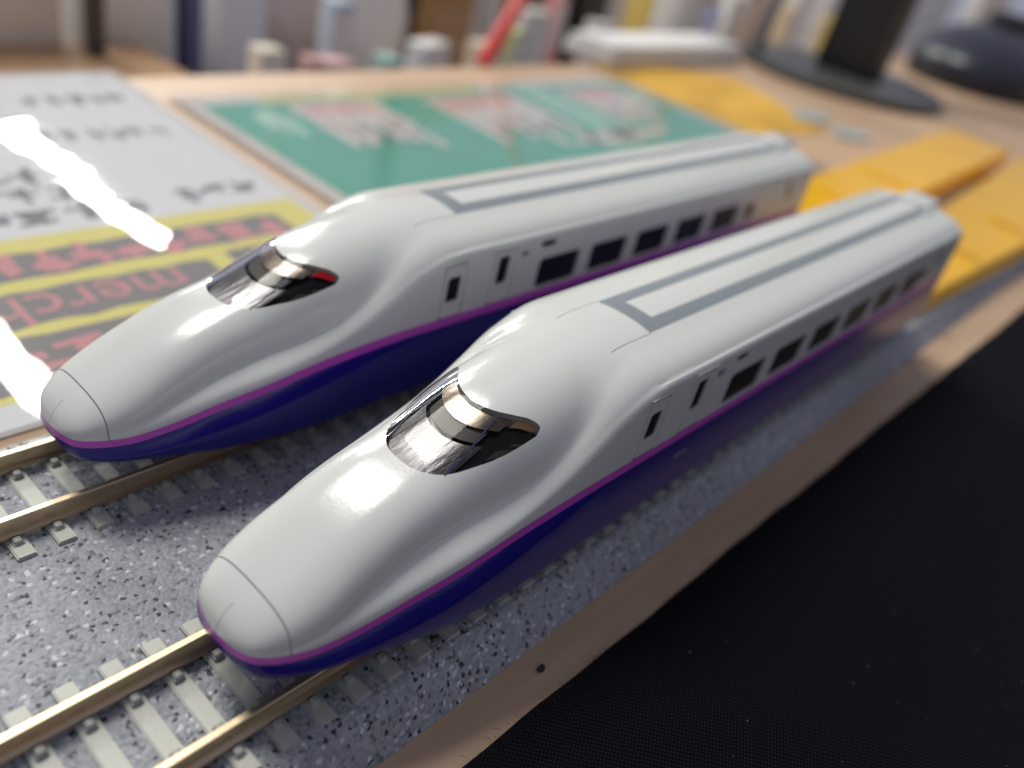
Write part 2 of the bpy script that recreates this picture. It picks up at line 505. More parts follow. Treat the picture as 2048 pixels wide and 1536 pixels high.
def rail_mesh(x0, x1):
    pr = [(-.85, -2.05), (-.85, -1.78), (-.28, -1.6), (-.22, -.75), (-.40, -.6), (-.40, -.1), (-.30, 0), (.30, 0), (.40, -.1), (.40, -.6), (.22, -.75), (.28, -1.6), (.85, -1.78), (.85, -2.05)]
    n = len(pr)
    vs = [(x, y, z) for x in (x0, x1) for y, z in pr]
    fs = [(k, (k + 1) % n, n + (k + 1) % n, n + k) for k in range(n)] + [tuple(range(n))[::-1], tuple(range(n, 2 * n))]
    me = mesh(vs, fs)
    return me

def sleeper_mesh():
    bm = bmesh.new()
    # concrete sleeper: raised ends with a lower, flat middle, sloping shoulders
    hw = 1.05
    prof = [(-TIE_H, TIE_Z - .02), (-3.6, TIE_Z), (-2.9, TIE_Z - .22), (2.9, TIE_Z - .22), (3.6, TIE_Z), (TIE_H, TIE_Z - .02)]
    top = [[bm.verts.new((sx * hw * .86, y, z)) for y, z in prof] for sx in (-1, 1)]
    bot = [[bm.verts.new((sx * hw, y * 1.02, -3.4)) for y, z in prof] for sx in (-1, 1)]
    for i in range(5):
        bm.faces.new((top[0][i], top[1][i], top[1][i + 1], top[0][i + 1]))
        bm.faces.new((top[0][i], top[0][i + 1], bot[0][i + 1], bot[0][i]))
        bm.faces.new((top[1][i], bot[1][i], bot[1][i + 1], top[1][i + 1]))
    for e in (0, 5):
        bm.faces.new((top[0][e], bot[0][e], bot[1][e], top[1][e]))
    bmesh.ops.recalc_face_normals(bm, faces=bm.faces[:])
    es = [e for e in bm.edges if all(v.co.z > -3 for v in e.verts) and (e.is_boundary or abs(e.verts[0].co.x - e.verts[1].co.x) < .01)]
    es = [e for e in es if len(e.link_faces) == 2 and e.calc_face_angle() > .5]
    bmesh.ops.bevel(bm, geom=es, offset=0.12, segments=2, affect='EDGES')
    return bm_mesh(bm, smooth=True, angle=35)

def clip_mesh():
    bm = bmesh.new()
    vs = box_bm(bm, -.44, .44, -.42, .56, TIE_Z - .1, TIE_Z + .52, bevel=.26, seg=3)
    box_bm(bm, -.52, .52, -.46, .3, TIE_Z - .1, TIE_Z + .16, bevel=.08)
    return bm_mesh(bm, smooth=True, angle=50)

ME_SLEEPER, ME_CLIP = sleeper_mesh(), clip_mesh()
ME_SLEEPER.materials.append(MAT['sleeper']); ME_CLIP.materials.append(MAT['clip'])
TIE0 = -24.17        # centre of a sleeper on the track grid

def track_section(x0, x1, label, fine):
    t = empty('track_section', label, 'model track', ((x0 + x1) / 2, 16.5, TZ), 'double track sections joined end to end')
    ox = Vector(((x0 + x1) / 2, 16.5, TZ))
    inv = Matrix.Translation(-ox * S)
    def part(name, me, m):
        me.transform(inv)
        return link(name, me, m, t)
    fx0, fx1 = fine
    if fx0 < fx1:
        part('ballast_bed', bed_mesh(fx0, fx1, 0.11, 0.115), MAT['ballast'])
    if x0 < fx0: part('ballast_bed', bed_mesh(x0, fx0, 0.4, 0.3), MAT['ballast'])
    if fx1 < x1: part('ballast_bed', bed_mesh(max(fx1, x0), x1, 0.4, 0.3), MAT['ballast'])
    part('bed_base', box(x0 + .05, x1 - .05, -12.3, Y2 + 12.3, TZ + .02, -6.9), MAT['ballast'])
    for ty in (0, Y2):
        for sy in (-1, 1):
            rm = rail_mesh(x0 + .12, x1 - .12)
            rm.transform(Matrix.Translation(Vector((0, ty + sy * GA, 0)) * S))
            part('rail', rm, MAT['rail'])
        k0 = math.ceil((x0 - TIE0 + 1.2) / PITCH); k1 = math.floor((x1 - TIE0 - 1.2) / PITCH)
        for k in range(k0, k1 + 1):
            xk = TIE0 + k * PITCH
            s = link('sleeper', ME_SLEEPER, None, t)
            s.location = (Vector((xk, ty, 0)) - ox) * S
            if -60 < xk < 60:
                for sy, dy in ((1, 1.45), (1, -1.45), (-1, 1.45), (-1, -1.45)):
                    c = link('rail_clip', ME_CLIP, None, s)
                    c.location = Vector((0, sy * GA + dy, 0)) * S
                    if dy > 0: c.rotation_euler.z = math.pi
    return t

track_section(JOINT - 248, JOINT - .06, 'double track section with grey ballast and pale sleepers showing in front of both train noses', (-42, JOINT - .06))
track_section(JOINT + .06, JOINT + 248, 'double track section running under the rear halves of both trains and the yellow ramps', (JOINT + .06, JOINT + .06))

# ------------------------------------------------------------------ train body surface
def pchip(xs, ys):
    xs = np.array(xs, float); ys = np.array(ys, float); h = np.diff(xs); d = np.diff(ys) / h; m = np.zeros_like(xs)
    for i in range(1, len(xs) - 1):
        if d[i - 1] * d[i] > 0:
            w1 = 2 * h[i] + h[i - 1]; w2 = h[i] + 2 * h[i - 1]; m[i] = (w1 + w2) / (w1 / d[i - 1] + w2 / d[i])
    m[0] = d[0]; m[-1] = 0 if abs(d[-1]) < 1e-6 else d[-1]
    def f(x):
        x = np.clip(np.asarray(x, float), xs[0], xs[-1]); i = np.clip(np.searchsorted(xs, x, side='right') - 1, 0, len(xs) - 2)
        t = (x - xs[i]) / h[i]
        return (2*t**3 - 3*t**2 + 1)*ys[i] + (t**3 - 2*t**2 + t)*h[i]*m[i] + (-2*t**3 + 3*t**2)*ys[i+1] + (t**3 - t**2)*h[i]*m[i+1]
    return f

X0, XR, XSEAM = -10.96, 143.7, -7.6
XK = np.array([0, 1, 2.5, 5, 9, 14, 20, 28, 40, 56.])
WK_ = pchip(np.sqrt(XK), [0, 4.3, 5.56, 6.71, 7.74, 8.74, 9.5, 10.0, 10.4, 10.45])
ZK_ = pchip(XK, [6.05, 6.3, 6.46, 6.68, 7.5, 8.95, 10.1, 11.5, 12.4, 12.4])
T_ = pchip([-10.96, -10.6, -10, -9, -7.5, -5.5, -3.5, 0, 5, 9.4, 13, 16.5, 18, 21, 24, 30, 38, 60], [6.05, 7.1, 7.95, 8.85, 9.85, 11.0, 12.1, 13.9, 15.9, 17.2, 18.7, 20.3, 20.85, 21.65, 22.3, 23.0, 23.3, 23.3])
H_ = pchip([-10.96, -10, -8, -4, 0, 5, 10, 15, 18, 21, 25, 30, 36, 60], [6.05, 6.9, 7.7, 9.0, 10.3, 11.75, 12.75, 13.75, 14.7, 16.2, 18.8, 22.0, 23.4, 23.4])
A_ = pchip([-10.96, -8, -4, 0, 5, 10, 15, 20, 30, 40, 60], [0.985, 0.975, 0.92, 0.82, 0.745, 0.72, 0.755, 0.81, 0.86, 0.9, .9])
N_ = pchip([-10.96, 0, 10, 20, 30, 38, 60], [2.5, 2.4, 2.4, 3.0, 5.0, 7, 7])
V_ = pchip([-10.96, 10, 36, 60], [0, 0, 2.6, 2.6])
NB_ = pchip([-10.96, -4, 5, 10, 20, 30, 60], [2.7, 2.9, 3.1, 2.9, 2.5, 2.5, 2.6])

def wz(x):
    d = np.clip(x - X0, 0, 56)
    return WK_(np.sqrt(d)), ZK_(d)

def top(x, y):
    x = np.asarray(x, float); y = np.abs(np.asarray(y, float))
    w, zb = wz(x); t = T_(x); h = H_(x); n = N_(x); v = V_(x)
    u = np.clip(y / np.maximum(w, 1e-6), 0, 1)
    A = zb + v * np.clip((1 - u) * 60, 0, 1) + np.maximum(h - zb - v, 0) * (1 - u**n)**(1 / n)
    a = np.maximum(A_(x) * w, 1e-6); ub = np.clip(y / a, 0, 1); nb = NB_(x)
    B = zb + np.maximum(t - zb, 0) * (1 - ub**nb)**(1 / nb)
    k = 1.5 * np.clip((x - X0) / 8, 0.05, 1)
    e = np.clip((1 - u) * 12, 0, 1)
    mx = np.maximum(A, B)
    m = mx + e * 0.25 * np.maximum(k - np.abs(A - B), 0)**2 / k
    return m - 0.012 * y * y * np.clip((x - 20) / 16, 0, 1) * e

NC = 121
def section(x):
    """upper outline at station x, resampled evenly along its arc from -w to +w"""
    w, zb = wz(x)
    ph = np.linspace(-1, 1, 901)
    y = w * np.sin(ph * math.pi / 2)
    z = top(np.full_like(y, x), y)
    z[0] = z[-1] = zb
    s = np.concatenate([[0], np.cumsum(np.hypot(np.diff(y), np.diff(z)))])
    t = np.linspace(0, s[-1], NC)
    return np.stack([np.full(NC, x), np.interp(t, s, y), np.interp(t, s, z)], 1)

def stations(xa, xb):
    t = X0 + np.concatenate([np.linspace(0, 1, 60)**2.2 * 12, np.linspace(12.35, 56, 120), np.linspace(60, XR - X0, 20)])
    t = t[(t > xa + .02) & (t < xb - .02)]
    return np.concatenate([[xa], t, [xb]])

def solid_upper(xs):
    rows = [section(x) for x in xs]
    vs = np.concatenate(rows)
    fs = grid_faces(len(xs), NC, flip=True)
    for i in range(len(xs) - 1):
        a = i * NC; b = (i + 1) * NC
        fs.append((a, b, b + NC - 1, a + NC - 1)[::-1])
    fs.append(tuple(range(NC)))
    fs.append(tuple((len(xs) - 1) * NC + k for k in range(NC))[::-1])
    bm = bmesh.new()
    bv = [bm.verts.new(tuple(v)) for v in vs]
    for f in fs:
        try: bm.faces.new([bv[i] for i in f])
        except ValueError: pass
    bmesh.ops.remove_doubles(bm, verts=bm.verts[:], dist=1e-4)
    bmesh.ops.recalc_face_normals(bm, faces=bm.faces[:])
    me = bpy.data.meshes.new('u')
    bm.to_mesh(me); bm.free()
    return me

def rounded(x0, x1, z0, z1, r, n=5):
    pts = []
    for cx_, cz_, a0 in ((x1 - r, z1 - r, 0), (x0 + r, z1 - r, 90), (x0 + r, z0 + r, 180), (x1 - r, z0 + r, 270)):
        for k in range(n + 1):
            a = math.radians(a0 + 90 * k / n)
            pts.append((cx_ + r * math.cos(a), cz_ + r * math.sin(a)))
    return pts

def prism_y(bm, pts, ya, yb):
    A = [bm.verts.new((x, ya, z)) for x, z in pts]; B = [bm.verts.new((x, yb, z)) for x, z in pts]
    n = len(pts)
    bm.faces.new(A); bm.faces.new(B[::-1])
    for k in range(n): bm.faces.new((A[k], B[k], B[(k + 1) % n], A[(k + 1) % n]))

# windshield outline: front edge and rear edge as functions of |y|
WF_ = pchip([0, 1, 2, 3, 4, 4.5, 5.1, 5.8, 6.15, 6.3], [7.6, 7.65, 7.9, 8.5, 9.6, 10.6, 12.4, 15.0, 17.4, 19.2])
WR_ = pchip([0, 1.5, 2.6, 4.1, 5.1, 6.0, 6.3], [16.3, 16.6, 17.1, 18.4, 19.55, 20.15, 19.5])
def ws_xy(s, y):
    ay = np.minimum(np.abs(y), 6.3)
    return WF_(ay) + s * (WR_(ay) - WF_(ay))

def ws_patch(s0, s1, y0, y1, off, ns=22, ny=44, rim=0.0, k=1.0):
    """sheet following the windshield, off millimetres above (+) or below (-) the nose surface"""
    vs = []
    for j in range(ny):
        t = j / (ny - 1)
        y = y0 + (y1 - y0) * (0.5 - 0.5 * math.cos(math.pi * t))
        for i in range(ns):
            s = s0 + (s1 - s0) * i / (ns - 1)
            x = float(ws_xy(s, y))
            vs.append((x, y * k, float(top(x, y)) + off))
    fs = grid_faces(ny, ns, flip=True)
    if rim > 0:
        loop = [j * ns for j in range(ny)] + [(ny - 1) * ns + i for i in range(1, ns)] + [j * ns + ns - 1 for j in range(ny - 2, -1, -1)] + [i for i in range(ns - 2, 0, -1)]
        b = len(vs)
        for i in loop: vs.append((vs[i][0], vs[i][1], vs[i][2] - rim))
        n = len(loop)
        for q in range(n): fs.append((loop[q], loop[(q + 1) % n], b + (q + 1) % n, b + q))
    return vs, fs

def cutter_windshield(bm):
    ns, ny = 20, 60
    grid = {}
    for lev in (0, 1):
        for j in range(ny):
            t = j / (ny - 1); y = -6.3 + 12.6 * (0.5 - 0.5 * math.cos(math.pi * t))
            for i in range(ns):
                x = float(ws_xy(i / (ns - 1), y))
                z = float(top(x, y)) - 1.6 if lev == 0 else 30.0
                grid[lev, j, i] = bm.verts.new((x, y, z))
    for lev in (0, 1):
        for j in range(ny - 1):
            for i in range(ns - 1):
                bm.faces.new((grid[lev, j, i], grid[lev, j, i + 1], grid[lev, j + 1, i + 1], grid[lev, j + 1, i]))
    edge = [(j, 0) for j in range(ny)] + [(ny - 1, i) for i in range(1, ns)] + [(j, ns - 1) for j in range(ny - 2, -1, -1)] + [(0, i) for i in range(ns - 2, 0, -1)]
    for q in range(len(edge)):
        a, b = edge[q], edge[(q + 1) % len(edge)]
        bm.faces.new((grid[0, a[0], a[1]], grid[0, b[0], b[1]], grid[1, b[0], b[1]], grid[1, a[0], a[1]]))

def boolean_cut(me, cutter_bm):
    bmesh.ops.recalc_face_normals(cutter_bm, faces=cutter_bm.faces[:])
    cm = bpy.data.meshes.new('c'); cutter_bm.to_mesh(cm); cutter_bm.free()
    a = bpy.data.objects.new('tmp_a', me); b = bpy.data.objects.new('tmp_b', cm)
    col.objects.link(a); col.objects.link(b)
    md = a.modifiers.new('b', 'BOOLEAN'); md.operation = 'DIFFERENCE'; md.solver = 'EXACT'; md.object = b
    md.use_self = True
    dg = bpy.context.evaluated_depsgraph_get()
    out = bpy.data.meshes.new_from_object(a.evaluated_get(dg))
    bpy.data.objects.remove(a); bpy.data.objects.remove(b)
    return out

def finish(me, angle=32):
    me.transform(Matrix.Scale(S, 4))
    me.polygons.foreach_set('use_smooth', [True] * len(me.polygons))
    me.set_sharp_from_angle(angle=math.radians(angle))
    me.update()
    return me

# belt, skirt, crease
ZS_ = pchip([X0, -4, 6, 24, 60], [0.85, 0.92, 1.1, 1.3, 1.3])
WC_ = pchip([X0, X0 + 1, -6, 0, 6, 14, 22, 30, 60], [0, .25, .55, .75, .8, .6, .25, 0.0, 0.0])
ZC_ = pchip([X0, X0 + 1, -6, 0, 10, 20, 29, 40, 60], [4.9, 4.6, 4.6, 5.4, 7.2, 9.2, 11.2, 11.4, 11.4])
ZL_ = pchip([X0, X0 + .6, X0 + 2, -4, 4, 14, 60], [4.7, 4.0, 3.5, 3.2, 2.6, 2.3, 2.3])
def skirt_sec(x, side):
    w, zb = wz(x); w = float(w); zb = float(zb)
    ZSTR = float(ZS_(x))
    wc = w + float(WC_(x)); zc = min(float(ZC_(x)), zb - ZSTR - .05); zl = min(float(ZL_(x)), zc - .1)
    zs = zb - ZSTR
    pts = []
    for k in range(7):
        t = k / 6; pts.append((w + (wc - w) * (t ** 0.8), zs + (zc - zs) * t))
    lean = 0.025 * wc + (0.45 if x < 0 else 0.45 * max(0, 1 - x / 18)) * 1.5 * min(1, (x - X0) / 2)
    for k in range(1, 9):
        t = k / 8; pts.append((max(wc - lean * t ** 2.2, 0), zc + (zl - zc) * t))
    return [(x, side * y, z) for y, z in pts]

def skirt_mesh():
    xs = stations(X0, XR)
    rows = [skirt_sec(x, -1) for x in xs[::-1]] + [skirt_sec(x, 1) for x in xs[1:]]
    nc = len(rows[0]); vs = [p for r in rows for p in r]
    fs = grid_faces(len(rows), nc)
    n = len(xs)
    for i in range(n - 1):       # belly
        a = i * nc + nc - 1; b = (i + 1) * nc + nc - 1
        c = (2 * n - 2 - i - 1) * nc + nc - 1; d = (2 * n - 2 - i) * nc + nc - 1
        if len({a, b, c, d}) == 4: fs.append((a, b, c, d))
    bm = bmesh.new()
    bv = [bm.verts.new(p) for p in vs]
    for f in fs:
        try: bm.faces.new([bv[i] for i in f])
        except ValueError: pass
    bmesh.ops.remove_doubles(bm, verts=bm.verts[:], dist=1e-4)
    return bm_mesh(bm, smooth=True, angle=42)

def stripe_mesh():
    xs = stations(X0, XR)
    path = [(x, -1) for x in xs[::-1]] + [(x, 1) for x in xs[1:]]
    vs = []
    for x, sd in path:
        w, zb = wz(x); ZSTR = float(ZS_(x))
        for k in range(4):
            vs.append((x, sd * (float(w) + 0.015), float(zb) - ZSTR * k / 3))
    return mesh(vs, grid_faces(len(path), 4), smooth=True)

def roof_stripe_mesh(x0=40.65, x1=141.0):
    vs, fs = [], []
    def strip(xa, xb, ya, yb):
        nx = max(2, int((xb - xa) / 2.5) + 1); ny = 8 if abs(yb - ya) < 3 else 20
        b = len(vs)
        for i in range(nx):
            x = xa + (xb - xa) * i / (nx - 1)
            for j in range(ny):
                y = ya + (yb - ya) * j / (ny - 1)
                vs.append((x, y, float(top(x, y)) + 0.035))
        fs.extend(grid_faces(nx, ny, b, flip=True))
    strip(x0, x0 + 2.8, -3.85, 3.85)
    strip(x1 - 2.5, x1, -3.85, 3.85)
    strip(x0 + 2.8, x1 - 2.5, -3.85, -1.98)
    strip(x0 + 2.8, x1 - 2.5, 1.98, 3.85)
    return mesh(vs, fs, smooth=True)

def ywall(x, z):
    lo, hi = 5.0, float(wz(x)[0]) - 1e-4
    for _ in range(40):
        m = (lo + hi) / 2
        if float(top(x, m)) > z: lo = m
        else: hi = m
    return lo

def panel(pts, y, thick, side, bevel=0.06):
    bm = bmesh.new()
    prism_y(bm, pts, side * y, side * (y - thick))
    bmesh.ops.recalc_face_normals(bm, faces=bm.faces[:])
    es = [e for e in bm.edges if all(abs(v.co.y - side * y) < 1e-5 for v in e.verts)]
    if bevel: bmesh.ops.bevel(bm, geom=es, offset=bevel, segments=2, affect='EDGES')
    return bm_mesh(bm, smooth=True, angle=40)

WX0, WP, WW = 53.03, 12.541, 8.8
def windows_for(n, small):
    return [(WX0 + i * WP, WX0 + i * WP + WW, 12.72, 17.45, .75) for i in range(n)] + [(small, small + 2.7, 13.7, 16.9, .6)]
DOORS = [(33.5, 37.6, 12.45, 20.0, (34.3, 36.6, 14.7, 18.3)), (42.6, 47.1, 12.45, 20.4, (43.6, 45.8, 15.3, 19.5)), (131.5, 136.2, 12.45, 20.4, (133.0, 134.8, 15.5, 19.3))]

# shared nose cap
bm = bmesh.new()
box_bm(bm, X0 - .5, -8.6, -.03, .03, 4, 8.6)
NOSE_ME = finish(boolean_cut(solid_upper(stations(X0, XSEAM - .05)), bm), 40)
SKIRT_ME, STRIPE_ME, ROOFSTRIPE_ME = skirt_mesh(), stripe_mesh(), roof_stripe_mesh()

def build_train(label, ox, oy, wins, red_lamps):
    t = empty('bullet_train_car', label, 'model train', (ox, oy, 0), 'bullet train models side by side')
    bm = bmesh.new()
    for sd in (-1, 1):
        for x0, x1, z0, z1, r in wins:
            prism_y(bm, rounded(x0 - .35, x1 + .4, z0, z1, r), sd * 9.95, sd * 12)
        for x0, x1, z0, z1, wn in DOORS:
            prism_y(bm, rounded(x0, x1, z0 - .3, z1, .45), sd * 10.05, sd * 12)
        box_bm(bm, 33.0, 40.7, sd * 3.97 - .05, sd * 3.97 + .05, 22.0, 25)
        prism_y(bm, rounded(52.4, 55.6, 19.2, 20.2, .15, 2), sd * 10.0, sd * 12)
    cutter_windshield(bm)
    body = finish(boolean_cut(solid_upper(stations(XSEAM + .05, XR)), bm))
    link('body_shell', body, MAT['white'], t)
    link('nose_cap', NOSE_ME, MAT['white'], t)
    link('skirt', SKIRT_ME, MAT['blue'], t)
    link('side_stripe', STRIPE_ME, MAT['purple'], t)
    link('roof_stripe', ROOFSTRIPE_ME, MAT['grey'], t)
    for sd in (-1, 1):
        for x0, x1, z0, z1, r in wins:
            g = 0.05
            link('window', panel(rounded(x0 - .35 + g, x1 + .4 - g, z0 + g, z1 - g, r - .05), 10.22, .2, sd, 0), MAT['win'], t)
        for x0, x1, z0, z1, wn in DOORS:
            g = 0.17
            yw = ywall((x0 + x1) / 2, (z0 + z1) / 2)
            bmd = bmesh.new()
            prism_y(bmd, rounded(x0 + g, x1 - g, z0, z1 - g, .4), sd * (yw - .02), sd * 10.07)
            md = bpy.data.meshes.new('d'); bmesh.ops.recalc_face_normals(bmd, faces=bmd.faces[:]); bmd.to_mesh(md); bmd.free()
            cb = bmesh.new(); prism_y(cb, rounded(wn[0], wn[1], wn[2], wn[3], .4), sd * 10.12, sd * 12)
            d = link('door', finish(boolean_cut(md, cb)), MAT['white'], t)
            link('door_window', panel(rounded(wn[0] + .04, wn[1] - .04, wn[2] + .04, wn[3] - .04, .36), 10.26, .1, sd, 0), MAT['win'], d)
            link('rain_gutter', box(x0 - .1, x1 + .3, sd * 10.40 - .05, sd * 10.40 + .05, z1 + .30, z1 + .40, bevel=.03), MAT['white'], d)
        link('destination_display', panel(rounded(52.45, 55.55, 19.25, 20.15, .12, 2), 10.12, .1, sd, 0), MAT['win'], t)
        link('car_number_plate', box(48.2, 49.6, sd * 10.44 - .02, sd * 10.44 + .02, 18.7, 19.5), MAT['grey'], t)
        link('step_plate', box(44.6, 47.6, sd * 10.40 - .12, sd * 10.40 + .12, 7.9, 8.15, bevel=.05), MAT['grey'], t)
        for gx in (12, 23, 31, 60, 85, 110):
            link('skirt_hatch', box(gx, gx + 2.6, sd * (9.93 if gx > 20 else 9.75) - .12, sd * (9.93 if gx > 20 else 9.75) + .12, 3.7, 3.85, bevel=.04), MAT['dark'], t)
    # cockpit
    lens = link('windshield', mesh(*ws_patch(0.0, 1.0, -6.28, 6.28, 0.01, 30, 60), smooth=True, angle=45), MAT['glass'], t)
    link('light_reflector', mesh(*ws_patch(0.05, 0.56, -4.0, 4.0, -0.75), smooth=True), MAT['chrome'], lens)
    link('painted_reflection_band', mesh(*ws_patch(0.62, 0.80, -3.3, 3.3, -0.9), smooth=True), MAT['olive'], lens)  # olive-grey reflection in the upper glass, painted as a band
    link('light_prism', mesh(*ws_patch(0.78, 0.995, -4.0, 4.0, -0.55), smooth=True), MAT['prism'], lens)
    for a, b in ((-6.2, -4.1), (4.1, 6.2)):
        link('side_interior', mesh(*ws_patch(0.03, 0.97, a, b, -1.1), smooth=True), MAT['cab'], lens)
    for a, b, s0, s1 in ((-5.7, -4.9, .30, .48), (-5.9, -5.3, .55, .62), (-5.2, -4.3, .12, .2)):  # pale reflections in the side panes, painted as small olive patches
        link('painted_side_reflection', mesh(*ws_patch(s0, s1, a, b, -1.0, 6, 10), smooth=True), MAT['olive'], lens)
        link('painted_side_reflection', mesh(*ws_patch(s0, s1, -b, -a, -1.0, 6, 10), smooth=True), MAT['olive'], lens)
    link('cab_floor', mesh(*ws_patch(0.0, 1.0, -6.25, 6.25, -1.5), smooth=True), MAT['cab'], lens)
    lm = MAT['red'] if red_lamps else MAT['amber']
    for sd in (-1, 1):
        a, b = (4.35, 5.75)
        y0, y1 = (a, b) if sd > 0 else (-b, -a)
        link('lamp_lens', mesh(*ws_patch(0.84, 0.985, y0, y1, -0.4, 8, 12), smooth=True), lm, lens)
        a, b = (5.55, 6.15)
        y0, y1 = (a, b) if sd > 0 else (-b, -a)
        link('lamp_lens', mesh(*ws_patch(0.02, 0.16, y0, y1, -0.35, 6, 12), smooth=True), lm, lens)
        # pillar between the front and side panes
        pv = []
        for i in range(30):
            f = i / 29
            x = 9.55 + (16.9 - 9.55) * f
            y = sd * (4.05 - 1.05 * f ** 1.5)
            for dy in (-.085, .085):
                pv.append((x, y + dy, float(top(x, y + dy)) + .02))
        link('pillar', mesh(pv, grid_faces(30, 2), smooth=True), MAT['pillar'], lens)
        pv = []
        for i in range(20):
            f = i / 19
            x = 8.9 + (12.6 - 8.9) * f
            y = sd * (3.15 + .72 * f)
            for dy in (-.06, .06):
                pv.append((x, y + dy, float(top(x, y + dy)) + .02))
        link('pillar', mesh(pv, grid_faces(20, 2), smooth=True), MAT['cab'], lens)
    # rear end
    link('gangway', box(XR + .02, XR + 1.2, -4.6, 4.6, 3.2, 19.5, bevel=.4), MAT['dark'], t)
    bm = bmesh.new()
    box_bm(bm, 138.6, 147.2, -3.1, 3.1, 22.9, 24.2, bevel=.4)
    box_bm(bm, 136.2, 139.6, -4.3, -2.9, 22.8, 23.8, bevel=.35)
    box_bm(bm, 136.2, 139.6, 2.9, 4.3, 22.8, 23.8, bevel=.35)
    link('roof_end_cover', bm_mesh(bm, smooth=True, angle=40), MAT['white'], t)
    link('underframe', box(14, XR - 1, -6.2, 6.2, 1.6, 11, bevel=.3), MAT['dark'], t)
    for bx in (16, 112):
        bg_ = link('bogie', box(bx - 9, bx + 9, -4.0, 4.0, 0.9, 3.0, bevel=.3), MAT['dark'], t)
        for wx in (-5.5, 5.5):
            for sd in (-1, 1):
                bm = bmesh.new()
                cyl_bm(bm, (bx + wx, sd * 4.45, 2.6), (bx + wx, sd * 5.1, 2.6), 2.6, 2.6, 28)
                cyl_bm(bm, (bx + wx, sd * 3.9, 2.6), (bx + wx, sd * 4.3, 2.6), 3.1, 3.0, 28)
                link('wheel', bm_mesh(bm, smooth=True, angle=40), MAT['dark'], bg_)
    return t

build_train('white and blue bullet train model with clear cockpit lamps, beside the black cloth', 0, 0, windows_for(6, 126.0), False)
build_train('white and blue bullet train model with red cockpit lamps beside the printed sheets', 1.04, Y2, windows_for(5, 116.2), True)

# ------------------------------------------------------------------ yellow ramps behind the trains
def ramp(label, sec):
    """sec: list of (x, y_left, z_left, y_right, z_right)"""
    t = empty('rerailing_ramp', label, 'ramp', (sec[0][0], (sec[0][1] + sec[0][3]) / 2, 0), 'yellow ramps on the rails')
    o = Vector(t.location)
    vs = []
    for x, yl, zl, yr, zr in sec:
        n = 14
        prof = [(yl + .9, -2.0), (yl + .25, zl - 1.2), (yl, zl - .35), (yl - .5, zl)]
        for k in range(1, n):
            f = k / n
            prof.append((yl + (yr - yl) * f, zl + (zr - zl) * f - .55 * math.sin(f * math.pi)))
        prof += [(yr + .5, zr), (yr, zr - .35), (yr - .3, zr - 1.2), (yr - .9, -3.0)]
        vs += [(x, y, z) for y, z in prof]
    nc = len(prof)
    fs = grid_faces(len(sec), nc)
    fs.append(tuple(range(nc))); fs.append(tuple((len(sec) - 1) * nc + k for k in range(nc))[::-1])
    me = mesh(vs, fs, smooth=True, angle=35)
    me.transform(Matrix.Translation(-o)); link('ramp_tray', me, MAT['yellow'], t)
    # moulded lip across the tray
    for q in (1, 2):
        x, yl, zl, yr, zr = sec[q]
        me = box(x - .6, x + .6, yr + 1.2, yl - 1.2, (zl + zr) / 2 - .55, (zl + zr) / 2 + .1, bevel=.3)
        me.transform(Matrix.Translation(-o)); link('cross_lip', me, MAT['yellow'], t)
    return t

def secs(x0, x1, l0, l1, r0, r1, zl0, zl1, zr0, zr1, n=6):
    out = []
    for k in range(n):
        f = k / (n - 1)
        out.append((x0 + (x1 - x0) * f, l0 + (l1 - l0) * f, zl0 + (zl1 - zl0) * f, r0 + (r1 - r0) * f, zr0 + (zr1 - zr0) * f))
    return out
ramp('yellow plastic ramp lying on the track behind the train beside the black cloth', secs(155, 380, 8.2, 22.1, -6.6, -15.5, 5, 5, 1.2, 1.2))
ramp('yellow plastic ramp lying on the track behind the train with red cockpit lamps', secs(155, 360, 41.4, 52.5, 19.4, 27.0, 4, 4, 4, 4))

# ------------------------------------------------------------------ printed sheets
def flat(name, poly, z, m, parent, off, thick=0.03):
    n = len(poly)
    vs = [(x, y, z) for x, y in poly] + [(x, y, z - thick) for x, y in poly]
    fs = [tuple(range(n)), tuple(range(n, 2 * n))[::-1]] + [(k, n + k, n + (k + 1) % n, (k + 1) % n) for k in range(n)]
    bm = bmesh.new()
    bv = [bm.verts.new(Vector(v) - Vector(off)) for v in vs]
    for f in fs: bm.faces.new([bv[i] for i in f])
    return link(name, bm_mesh(bm), m, parent)

def rect(x0, y0, x1, y1): return [(x0, y0), (x1, y0), (x1, y1), (x0, y1)]

def strokes(name, x0, x1, yc, h, n, z, m, parent, off, bold=0.16, seed=0):
    """a row of printed characters too blurred to read: clusters of brush bars"""
    r = random.Random(seed)
    bm = bmesh.new()
    cw = (x1 - x0) / n
    for k in range(n):
        cx_ = x0 + (k + .5) * cw
        for q in range(r.randint(5, 7)):
            if r.random() < .5: w_, h_ = cw * r.uniform(.5, .85), h * bold
            else: w_, h_ = cw * bold, h * r.uniform(.45, .95)
            ox_, oy_ = cx_ + r.uniform(-.22, .22) * cw, yc + r.uniform(-.36, .36) * h
            box_bm(bm, ox_ - w_ / 2, ox_ + w_ / 2, oy_ - h_ / 2, oy_ + h_ / 2, z - .02 + .001 * q, z + .004 + .004 * q + .002 * k / n, rot=r.uniform(-.12, .12))
    bmesh.ops.translate(bm, vec=-Vector(off), verts=bm.verts[:])
    return link(name, bm_mesh(bm), m, parent)

